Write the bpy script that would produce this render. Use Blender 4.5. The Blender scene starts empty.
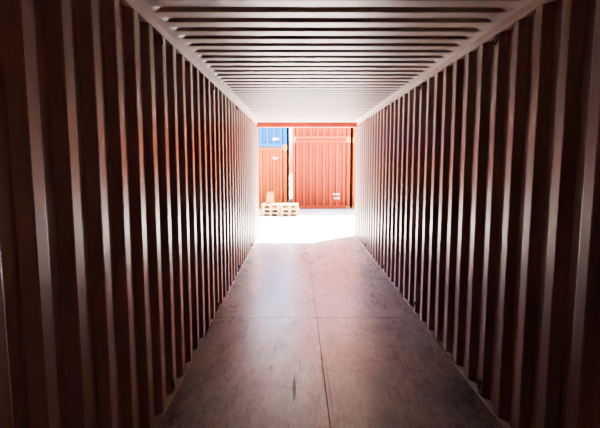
import bpy, bmesh, math, random
from mathutils import Vector, Matrix
random.seed(4)
S = bpy.context.scene
S.view_settings.view_transform = 'AgX'
try: S.view_settings.look = 'AgX - Medium High Contrast'
except Exception as e: print(e)
S.view_settings.exposure = 2.0
S.view_settings.gamma = 1.12

# ------------------------------------------------------------ dimensions
W = 1.175          # half inner width (ridge faces)
DEP = 0.044        # corrugation depth
H = 2.715          # inner height
YD = 10.80         # door plane
YF = -1.25         # blind end
GZ = -0.17         # outside ground
CAM = Vector((-0.215, 0.0, 1.765))

# ------------------------------------------------------------ materials
def new_mat(name):
    m = bpy.data.materials.new(name); m.use_nodes = True
    nt = m.node_tree
    return m, nt, nt.nodes['Principled BSDF']

def noise(nt, scale, detail=6, rough=0.6, vec=None, stretch=None):
    n = nt.nodes.new('ShaderNodeTexNoise')
    n.inputs['Scale'].default_value = scale
    n.inputs['Detail'].default_value = detail
    n.inputs['Roughness'].default_value = rough
    tc = nt.nodes.new('ShaderNodeTexCoord')
    mp = nt.nodes.new('ShaderNodeMapping')
    if stretch: mp.inputs['Scale'].default_value = stretch
    nt.links.new(tc.outputs['Object'], mp.inputs['Vector'])
    nt.links.new(mp.outputs['Vector'], n.inputs['Vector'])
    return n

def ramp(nt, src, stops):
    r = nt.nodes.new('ShaderNodeValToRGB')
    els = r.color_ramp.elements
    while len(els) < len(stops): els.new(0.5)
    for e, (p, c) in zip(els, stops):
        e.position = p
        e.color = (c[0], c[1], c[2], 1) if hasattr(c, '__len__') else (c, c, c, 1)
    nt.links.new(src, r.inputs['Fac'])
    return r

def mixc(nt, fac, a, b, mode='MIX'):
    m = nt.nodes.new('ShaderNodeMix'); m.data_type = 'RGBA'; m.blend_type = mode
    def put(i, v):
        if isinstance(v, bpy.types.NodeSocket): nt.links.new(v, m.inputs[i])
        elif hasattr(v, '__len__'): m.inputs[i].default_value = (v[0], v[1], v[2], 1)
        else: m.inputs[i].default_value = v
    put(0, fac); put(6, a); put(7, b)
    return m.outputs[2]

def bump(nt, b, src, strength, dist=0.01):
    n = nt.nodes.new('ShaderNodeBump')
    n.inputs['Strength'].default_value = strength
    n.inputs['Distance'].default_value = dist
    nt.links.new(src, n.inputs['Height'])
    nt.links.new(n.outputs['Normal'], b.inputs['Normal'])

def paint(name, col, rough=0.45, wear=0.25, spec=0.5, dark=None, coat=0):
    m, nt, b = new_mat(name)
    c = Vector(col)
    n1 = noise(nt, 2.2, 8, 0.65, stretch=(1, 1, 0.5))
    r1 = ramp(nt, n1.outputs['Fac'], [(0.3, tuple(c*0.85)), (0.7, tuple(c*1.1))])
    n2 = noise(nt, 26, 8, 0.75)
    r2 = ramp(nt, n2.outputs['Fac'], [(0.60, 0.0), (0.72, wear)])
    d = dark or tuple(c*0.35)
    out = mixc(nt, r2.outputs['Color'], r1.outputs['Color'], d)
    nt.links.new(out, b.inputs['Base Color'])
    rr = ramp(nt, n2.outputs['Fac'], [(0.3, rough-0.05), (0.75, rough+0.12)])
    nt.links.new(rr.outputs['Color'], b.inputs['Roughness'])
    b.inputs['Specular IOR Level'].default_value = spec
    if coat:
        b.inputs['Coat Weight'].default_value = coat
        b.inputs['Coat Roughness'].default_value = 0.3
    bump(nt, b, n1.outputs['Fac'], 0.08, 0.01)
    return m

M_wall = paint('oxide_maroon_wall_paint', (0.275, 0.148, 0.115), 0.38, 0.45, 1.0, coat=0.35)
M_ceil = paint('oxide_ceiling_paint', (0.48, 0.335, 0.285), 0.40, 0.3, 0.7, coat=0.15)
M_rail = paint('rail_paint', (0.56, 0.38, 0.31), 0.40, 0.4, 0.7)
M_head = paint('door_header_paint', (0.42, 0.045, 0.015), 0.5, 0.3)
M_steel = paint('worn_steel_strip', (0.62, 0.60, 0.58), 0.35, 0.5, 0.7)
M_dark = paint('dark_iron', (0.05, 0.04, 0.04), 0.5, 0.3)
M_orange = paint('orange_container_paint', (0.27, 0.030, 0.006), 0.6, 0.3, 0.2)
M_orange2 = paint('bright_orange_container_paint', (0.34, 0.058, 0.005), 0.6, 0.3, 0.2)
M_blue = paint('blue_container_paint', (0.002, 0.085, 0.25), 0.5, 0.3, 0.2)
M_cast = paint('corner_casting_paint', (0.42, 0.17, 0.02), 0.5, 0.4)
M_white = paint('white_lettering', (0.85, 0.85, 0.83), 0.5, 0.1)
M_yel = paint('yellow_plastic', (0.50, 0.13, 0.002), 0.45, 0.05, 0.3)
M_black = paint('black_plastic', (0.03, 0.03, 0.03), 0.4, 0.05)

# pallet wood
M_wood, nt, b = new_mat('pallet_wood')
n = noise(nt, 6, 6, 0.6, stretch=(1, 12, 6))
r = ramp(nt, n.outputs['Fac'], [(0.3, (0.28, 0.14, 0.04)), (0.7, (0.46, 0.26, 0.09))])
nt.links.new(r.outputs['Color'], b.inputs['Base Color']); b.inputs['Roughness'].default_value = 0.75

# concrete yard
M_conc, nt, b = new_mat('yard_concrete')
n = noise(nt, 0.8, 8, 0.6)
r = ramp(nt, n.outputs['Fac'], [(0.3, (0.42, 0.41, 0.39)), (0.7, (0.62, 0.60, 0.58))])
nt.links.new(r.outputs['Color'], b.inputs['Base Color']); b.inputs['Roughness'].default_value = 0.85

# plywood floor
M_ply, nt, b = new_mat('worn_plywood')
n1 = noise(nt, 1.3, 9, 0.72, stretch=(1.6, 0.8, 1))
r1 = ramp(nt, n1.outputs['Fac'], [(0.36, (0.13, 0.135, 0.14)), (0.50, (0.33, 0.335, 0.335)), (0.62, (0.52, 0.52, 0.51))])
n2 = noise(nt, 9, 8, 0.7, stretch=(5, 0.5, 1))
r2 = ramp(nt, n2.outputs['Fac'], [(0.38, 0.45), (0.62, 1.0)])
c1 = mixc(nt, 0.7, r1.outputs['Color'], r2.outputs['Color'], 'MULTIPLY')
n3 = noise(nt, 3, 10, 0.85, stretch=(2, 0.7, 1))
r3 = ramp(nt, n3.outputs['Fac'], [(0.53, 0.0), (0.60, 0.7)])
c2 = mixc(nt, r3.outputs['Color'], c1, (0.09, 0.083, 0.08))
n4 = noise(nt, 14, 7, 0.85, stretch=(1.4, 0.7, 1))
r4 = ramp(nt, n4.outputs['Fac'], [(0.57, 0.0), (0.64, 0.7)])
c3 = mixc(nt, r4.outputs['Color'], c2, (0.66, 0.65, 0.63))
nt.links.new(c3, b.inputs['Base Color'])
rr = ramp(nt, n3.outputs['Fac'], [(0.35, 0.20), (0.65, 0.42)])
nt.links.new(rr.outputs['Color'], b.inputs['Roughness'])
b.inputs['Specular IOR Level'].default_value = 1.0
b.inputs['Coat Weight'].default_value = 0.35
b.inputs['Coat Roughness'].default_value = 0.26
bump(nt, b, n2.outputs['Fac'], 0.22, 0.006)

# ------------------------------------------------------------ mesh helpers
def obj_from_bm(name, bm, mats, parent=None, bevel=0):
    me = bpy.data.meshes.new(name)
    bmesh.ops.recalc_face_normals(bm, faces=bm.faces[:])
    bm.to_mesh(me); bm.free()
    for m in mats: me.materials.append(m)
    o = bpy.data.objects.new(name, me)
    S.collection.objects.link(o)
    if parent: o.parent = parent
    if bevel:
        md = o.modifiers.new('bevel', 'BEVEL'); md.width = bevel; md.segments = 2
        md.limit_method = 'ANGLE'
    return o

def box(bm, x0, x1, y0, y1, z0, z1, mi=0):
    vs = [bm.verts.new((x, y, z)) for x in (x0, x1) for y in (y0, y1) for z in (z0, z1)]
    for q in ((0,1,3,2), (4,6,7,5), (0,4,5,1), (2,3,7,6), (0,2,6,4), (1,5,7,3)):
        f = bm.faces.new([vs[i] for i in q]); f.material_index = mi

def profile(length, pitch, flat_in, slope, phase=0.0, fil=0.004):
    """returns list of (t, d) with d 0 (inner ridge) .. 1 (recess), rounded bends"""
    flat_out = pitch - flat_in - 2*slope
    keys = []
    t = -pitch + phase
    while t < length + pitch:
        keys += [(t, 0), (t+flat_in, 0), (t+flat_in+slope, 1), (t+flat_in+slope+flat_out, 1)]
        t += pitch
    pts = []
    for i in range(1, len(keys)-1):
        p = keys[i]; a = keys[i-1]; c = keys[i+1]
        for q, w in ((a, 1), (None, 0), (c, 1)):
            if q is None:
                pts.append((p[0] + (a[0]+c[0]-2*p[0])*0.02, p[1]*0.9 + 0.05)); continue
            L = abs(q[0]-p[0]); k = min(0.45, fil/L)
            pts.append((p[0]+(q[0]-p[0])*k, p[1]+(q[1]-p[1])*k))
    pts = [p for p in pts if 0.0 < p[0] < length]
    pts = [(0.0, pts[0][1])] + pts + [(length, pts[-1][1])]
    return pts

# ------------------------------------------------------------ side walls
WALL_TOP = H - 0.055
WALLS = {}
def side_wall(name, sgn, phase):
    bm = bmesh.new()
    pts = profile(YD-YF, 0.278, 0.080, 0.050, phase)
    prev = None
    for t, d in pts:
        x = sgn*(W + d*DEP)
        v0 = bm.verts.new((x, YF+t, 0.0)); v1 = bm.verts.new((x, YF+t, WALL_TOP))
        if prev: bm.faces.new((prev[0], v0, v1, prev[1]))
        prev = (v0, v1)
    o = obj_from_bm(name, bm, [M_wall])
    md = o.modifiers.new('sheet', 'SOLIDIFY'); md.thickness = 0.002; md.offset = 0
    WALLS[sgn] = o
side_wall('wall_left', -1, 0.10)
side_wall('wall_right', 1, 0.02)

# blind end wall behind the camera
bm = bmesh.new()
pts = profile(2*W+2*DEP, 0.25, 0.070, 0.045)
prev = None
for t, d in pts:
    v0 = bm.verts.new((-W-DEP+t, YF-d*0.045, 0.0)); v1 = bm.verts.new((-W-DEP+t, YF-d*0.045, H))
    if prev: bm.faces.new((prev[0], v0, v1, prev[1]))
    prev = (v0, v1)
obj_from_bm('wall_back', bm, [M_wall])

# top side rails + bottom side rails
for nm, s in (('left', -1), ('right', 1)):
    bm = bmesh.new()
    a, c = sorted((s*(W-0.004), s*(W+0.06)))
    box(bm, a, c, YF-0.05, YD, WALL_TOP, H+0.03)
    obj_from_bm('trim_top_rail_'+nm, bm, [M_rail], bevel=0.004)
    bm = bmesh.new()
    a, c = sorted((s*(W-0.012), s*(W+DEP+0.02)))
    box(bm, a, c, YF-0.05, YD, -0.03, 0.004)
    a, c = sorted((s*(W+DEP-0.005), s*(W+DEP+0.025)))
    box(bm, a, c, YF-0.05, YD, GZ+0.01, -0.03)
    obj_from_bm('baseboard_'+nm, bm, [M_steel])

# ------------------------------------------------------------ ceiling
bm = bmesh.new()
pts = profile(YD-YF, 0.209, 0.110, 0.020, 0.05, 0.003)
xs = [-W-0.01, -W+0.055, -W+0.075, -W+0.10, -W+0.13, 0, W-0.13, W-0.10, W-0.075, W-0.055, W+0.01]
amp = [0, 0, 0.25, 0.8, 1, 1, 1, 0.8, 0.25, 0, 0]
prev = None
for t, d in pts:
    row = [bm.verts.new((x, YF+t, H + 0.025*d*a)) for x, a in zip(xs, amp)]
    if prev:
        for i in range(len(xs)-1):
            bm.faces.new((prev[i], row[i], row[i+1], prev[i+1]))
    prev = row
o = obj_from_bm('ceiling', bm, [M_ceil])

# ------------------------------------------------------------ floor panels
bm = bmesh.new()
ys = [YF, 0.2, 2.6, 5.0, 7.4, 9.8, YD-0.10]
g = 0.0024
for i in range(len(ys)-1):
    for x0, x1 in ((-W+0.012, 0.0), (0.0, W-0.012)):
        dz = random.uniform(-0.0005, 0.0005)
        box(bm, x0+g, x1-g, ys[i]+g, ys[i+1]-g, -0.028, dz)
floor = obj_from_bm('floor', bm, [M_ply], bevel=0.001)
bm = bmesh.new()
box(bm, -W-DEP, W+DEP, YF, YD, -0.06, -0.029)
obj_from_bm('floor_subframe', bm, [M_dark])
# screws
bm = bmesh.new()
def disc(x, y, r, z=0.0016, seg=8):
    vs = [bm.verts.new((x+r*math.cos(a*2*math.pi/seg), y+r*math.sin(a*2*math.pi/seg), z)) for a in range(seg)]
    bm.faces.new(vs)
y = YF+0.12
while y < YD-0.15:
    for x in (-1.05, -0.82, -0.57, -0.32, -0.07, 0.07, 0.32, 0.57, 0.82, 1.05):
        if random.random() < 0.85:
            disc(x+random.uniform(-.015, .015), y+random.uniform(-.012, .012), random.uniform(0.006, 0.0095))
    y += 0.30
obj_from_bm('floor_screws', bm, [M_dark], floor)
# gouges in the plywood
bm = bmesh.new()
def gouge(x, y, L, w):
    k = 7
    vs = []
    for i in range(k+1):
        a = math.sin(math.pi*i/k)**0.6 if 0 < i < k else 0.15
        vs.append((x+w*a*0.5+random.uniform(-.1, .1)*w, y+L*i/k))
    for i in range(k, -1, -1):
        a = math.sin(math.pi*i/k)**0.6 if 0 < i < k else 0.15
        vs.append((x-w*a*0.5, y+L*i/k))
    bm.faces.new([bm.verts.new((p[0], p[1], 0.0018)) for p in vs])
gouge(-0.245, 3.15, 0.42, 0.024)
gouge(0.14, 4.3, 0.10, 0.02); gouge(0.16, 4.0, 0.06, 0.02)
gouge(-0.45, 3.7, 0.05, 0.03); gouge(0.45, 6.2, 0.3, 0.008)
gouge(0.03, 3.0, 0.9, 0.008); gouge(-0.09, 5.4, 0.8, 0.007); gouge(0.2, 6.9, 0.4, 0.01)
for _ in range(34):
    gouge(random.uniform(-1.0, 1.0), random.uniform(2.8, 9.5), random.uniform(0.05, 0.5), random.uniform(0.003, 0.009))
obj_from_bm('floor_gouges', bm, [M_dark], floor)

# ------------------------------------------------------------ door frame
bm = bmesh.new()
box(bm, -W-0.05, W+0.05, YD-0.02, YD+0.12, H-0.11, H+0.12)
obj_from_bm('trim_door_header', bm, [M_head], bevel=0.008)
bm = bmesh.new()
box(bm, -W-0.05, W+0.05, YD-0.10, YD+0.12, GZ+0.005, 0.003)
obj_from_bm('trim_door_sill', bm, [M_steel], bevel=0.006)
for nm, s in (('left', -1), ('right', 1)):
    bm = bmesh.new()
    a, c = sorted((s*(W-0.005), s*(W+0.11)))
    box(bm, a, c, YD-0.02, YD+0.12, GZ+0.005, H+0.12)
    for z in (0.25, 0.95, 1.65, 2.35):
        a2, c2 = sorted((s*(W+0.11), s*(W+0.15)))
        box(bm, a2, c2, YD+0.03, YD+0.12, z, z+0.12)
    obj_from_bm('trim_door_post_'+nm, bm, [M_head], bevel=0.006)

# ------------------------------------------------------------ lashing rings (welded parts of the walls)
def lashing_ring(x, y, z, s, rad=0.020):
    bm = bmesh.new()
    n, m = 18, 6
    r = 0.005
    rings = []
    for i in range(n):
        a = 2*math.pi*i/n
        cx = rad*math.cos(a); cz = rad*1.25*math.sin(a)
        rings.append([bm.verts.new((0 + r*math.sin(2*math.pi*j/m),
                      cx + math.cos(a)*r*math.cos(2*math.pi*j/m),
                      cz + math.sin(a)*r*math.cos(2*math.pi*j/m))) for j in range(m)])
    for i in range(n):
        for j in range(m):
            bm.faces.new((rings[i][j], rings[(i+1) % n][j], rings[(i+1) % n][(j+1) % m], rings[i][(j+1) % m]))
    box(bm, -0.007, 0.007, -0.022, 0.022, rad*1.25-0.008, rad*1.25+0.014)
    o = obj_from_bm('lashing_ring', bm, [M_dark], WALLS[s])
    o.location = (x, y, z)
    o.rotation_euler = (0, s*0.12, 0)
for s in (-1, 1):
    for k in range(5):
        y = 3.25 + k*1.946
        if y < YD-0.3:
            lashing_ring(s*(W-0.012), y, WALL_TOP-0.05, s)
            lashing_ring(s*(W-0.012), y, 0.09, s)

# ------------------------------------------------------------ yard
bm = bmesh.new()
vs = [bm.verts.new(p) for p in ((-60, -40, GZ), (60, -40, GZ), (60, 80, GZ), (-60, 80, GZ))]
bm.faces.new(vs)
obj_from_bm('ground', bm, [M_conc])

def text_mesh(txt, size, loc, parent):
    cu = bpy.data.curves.new('lettering', 'FONT'); cu.body = txt; cu.size = size
    cu.extrude = 0.002; cu.offset = size*0.02
    o = bpy.data.objects.new('lettering', cu); S.collection.objects.link(o)
    bpy.context.view_layer.update()
    me = bpy.data.meshes.new_from_object(o)
    bpy.data.objects.remove(o)
    me.materials.clear(); me.materials.append(M_white)
    o = bpy.data.objects.new('lettering', me); S.collection.objects.link(o)
    o.rotation_euler = (math.pi/2, 0, 0); o.location = loc
    o.parent = parent
    return o

def container(name, xc, yf, z0, h, mat, L=6.06, w=2.438, texts=()):
    root = bpy.data.objects.new(name, None); S.collection.objects.link(root)
    root.location = (xc, yf, z0)
    hw = w/2
    bm = bmesh.new()
    post = 0.13
    for sx in (-1, 1):
        for ya, yb in ((0.01, 0.14), (L-0.14, L-0.01)):
            a, c = sorted((sx*(hw-0.008), sx*(hw-post)))
            box(bm, a, c, ya, yb, 0.11, h-0.11)
        a, c = sorted((sx*(hw-0.01), sx*(hw-0.07)))
        box(bm, a, c, 0.15, L-0.15, 0.01, 0.16)
        box(bm, a, c, 0.15, L-0.15, h-0.09, h-0.01)
    for ya, yb in ((0.015, 0.10), (L-0.10, L-0.015)):
        box(bm, -hw+0.16, hw-0.16, ya, yb, 0.01, 0.17)
        box(bm, -hw+0.16, hw-0.16, ya, yb, h-0.12, h-0.01)
    obj_from_bm('frame', bm, [mat], root, bevel=0.006)
    bm = bmesh.new()
    for yy, sg in ((0.03, 1), (L-0.03, -1)):
        prev = None
        for t, d in profile(w-2*post, 0.278, 0.10, 0.030, 0.05):
            x = -hw+post+t
            v0 = bm.verts.new((x, yy+sg*d*0.085, 0.165)); v1 = bm.verts.new((x, yy+sg*d*0.085, h-0.115))
            if prev: bm.faces.new((prev[0], v0, v1, prev[1]))
            prev = (v0, v1)
    for sx in (-1, 1):
        prev = None
        for t, d in profile(L-0.26, 0.278, 0.072, 0.068, 0.0):
            x = sx*(hw-0.02-d*0.036)
            v0 = bm.verts.new((x, 0.13+t, 0.15)); v1 = bm.verts.new((x, 0.13+t, h-0.085))
            if prev: bm.faces.new((prev[0], v0, v1, prev[1]))
            prev = (v0, v1)
    prev = None
    for t, d in profile(L-0.1, 0.209, 0.09, 0.02, 0.0):
        v0 = bm.verts.new((-hw+0.06, 0.05+t, h-0.012-0.02*d)); v1 = bm.verts.new((hw-0.06, 0.05+t, h-0.012-0.02*d))
        if prev: bm.faces.new((prev[0], v0, v1, prev[1]))
        prev = (v0, v1)
    obj_from_bm('corrugated_panels', bm, [mat], root)
    bm = bmesh.new(); box(bm, -hw+0.07, hw-0.07, 0.11, L-0.11, 0.12, 0.15)
    obj_from_bm('floor_deck', bm, [M_dark], root)
    bm = bmesh.new()
    for sx in (-1, 1):
        for ya, sy in ((0.0, 1), (L, -1)):
            for z in (0.0, h-0.118):
                x0, x1 = sorted((sx*hw, sx*(hw-0.162)))
                y0, y1 = sorted((ya, ya+sy*0.178))
                box(bm, x0, x1, y0, y1, z, z+0.118, 0)
                cx = (x0+x1)/2; cz = z+0.059; n = 14
                ring = [bm.verts.new((cx+0.036*math.cos(2*math.pi*i/n), ya-sy*0.0015, cz+0.028*math.sin(2*math.pi*i/n))) for i in range(n)]
                f = bm.faces.new(ring); f.material_index = 1
    obj_from_bm('corner_castings', bm, [M_cast, M_dark], root)
    for txt, size, lx, lz in texts:
        text_mesh(txt, size, (lx, 0.022, lz), root)
    return root

YC = 18.9
xr = -0.47+1.219
xl = -0.68-1.219
container('orange_shipping_container', xr, YC, GZ, 2.896, M_orange, texts=(('45G1', 0.12, 0.55, 0.42), ('24 480', 0.10, 0.50, 0.60)))
container('orange_shipping_container', xr, YC, GZ+2.896, 2.896, M_orange)
container('orange_shipping_container', xr+2.438+0.12, YC+0.1, GZ, 2.896, M_orange2)
container('orange_shipping_container', xr+2.438+0.12, YC+0.1, GZ+2.896, 2.896, M_orange2)
container('orange_shipping_container', xl, YC+0.15, GZ, 2.591, M_orange2, texts=(('2261', 0.12, 0.62, 2.1),))
container('blue_shipping_container', xl, YC+0.15, GZ+2.591, 2.591, M_blue, texts=(('2261', 0.14, 0.62, 0.30),))
container('orange_shipping_container', xl-2.438-0.2, YC+0.1, GZ, 2.591, M_orange)
container('blue_shipping_container', xl-2.438-0.2, YC+0.1, GZ+2.591, 2.591, M_blue)

# ------------------------------------------------------------ pallets
def pallet_stack(xc, y0, n, w=0.66, L=0.80):
    root = bpy.data.objects.new('wooden_pallet_stack', None); S.collection.objects.link(root)
    root.location = (xc, y0, GZ)
    for k in range(n):
        bm = bmesh.new()
        z = k*0.146
        jx = random.uniform(-.015, .015)
        for i in range(3):
            x = -w/2 + i*(w-0.10)/2 + jx
            box(bm, x, x+0.10, 0, L, z, z+0.022)
            for yb in (0, L/2-0.06, L-0.12):
                box(bm, x, x+0.10, yb, yb+0.12, z+0.022, z+0.10)
        for yb in (0, L/2-0.05, L-0.10):
            box(bm, -w/2+jx, w/2+jx, yb, yb+0.10, z+0.10, z+0.122)
        m = 6
        for i in range(m):
            yb = i*(L-0.10)/(m-1)
            box(bm, -w/2+jx, w/2+jx, yb, yb+0.10, z+0.1225, z+0.1445)
        obj_from_bm('pallet', bm, [M_wood], root, bevel=0.002)
    return root
pallet_stack(-1.21, 16.3, 3)
pallet_stack(-0.52, 16.25, 3)

# jerry can on the left stack
root = bpy.data.objects.new('yellow_jerry_can', None); S.collection.objects.link(root)
root.location = (-1.25, 16.6, GZ+3*0.146)
bm = bmesh.new()
def loft(bm, secs):
    prev = None
    for z, hx, hy, cx in secs:
        row = []
        n = 20
        for i in range(n):
            a = 2*math.pi*i/n
            ca, sa = math.cos(a), math.sin(a)
            row.append(bm.verts.new((cx+hx*math.copysign(abs(ca)**0.45, ca), hy*math.copysign(abs(sa)**0.45, sa), z)))
        if prev:
            for i in range(n): bm.faces.new((prev[i], prev[(i+1) % n], row[(i+1) % n], row[i]))
        else: bm.faces.new(row)
        prev = row
    bm.faces.new(prev)
loft(bm, [(0, .12, .07, 0), (.02, .135, .085, 0), (.30, .135, .085, 0), (.36, .11, .07, 0), (.375, .07, .04, -.02)])
loft(bm, [(.34, .03, .03, .085), (.42, .03, .03, .085)])
box(bm, -.10, -.075, -.015, .015, .36, .43); box(bm, .02, .045, -.015, .015, .36, .43); box(bm, -.10, .045, -.015, .015, .41, .435)
obj_from_bm('body', bm, [M_yel], root)
bm = bmesh.new(); loft(bm, [(.42, .036, .036, .085), (.455, .036, .036, .085)])
obj_from_bm('cap', bm, [M_black], root)

# ------------------------------------------------------------ light
w = bpy.data.worlds.new('World'); S.world = w; w.use_nodes = True
nt = w.node_tree; bg = nt.nodes['Background']
sky = nt.nodes.new('ShaderNodeTexSky'); sky.sky_type = 'NISHITA'; sky.sun_disc = False
sky.sun_elevation = math.radians(58); sky.sun_rotation = math.radians(40)
sky.air_density = 1.0; sky.dust_density = 4.0; sky.ozone_density = 0.6
nt.links.new(sky.outputs['Color'], bg.inputs['Color'])
bg.inputs['Strength'].default_value = 0.6

sl = bpy.data.lights.new('sun', 'SUN'); sl.energy = 46; sl.angle = math.radians(1.0); sl.color = (1, .95, .89)
so = bpy.data.objects.new('sun', sl); S.collection.objects.link(so)
el, az = math.radians(60), math.radians(45)   # sun stands beyond the door, to the right
d = Vector((math.sin(az)*math.cos(el), math.cos(az)*math.cos(el), math.sin(el)))
so.rotation_euler = d.to_track_quat('Z', 'Y').to_euler(); so.location = (5, 14, 12)

# ------------------------------------------------------------ camera
cd = bpy.data.cameras.new('camera'); cd.sensor_width = 36; cd.lens = 27.0; cd.clip_start = 0.05; cd.clip_end = 300
co = bpy.data.objects.new('camera', cd); S.collection.objects.link(co)
co.location = CAM
co.rotation_euler = (math.radians(90-6.47), 0, math.radians(-0.25))
S.camera = co
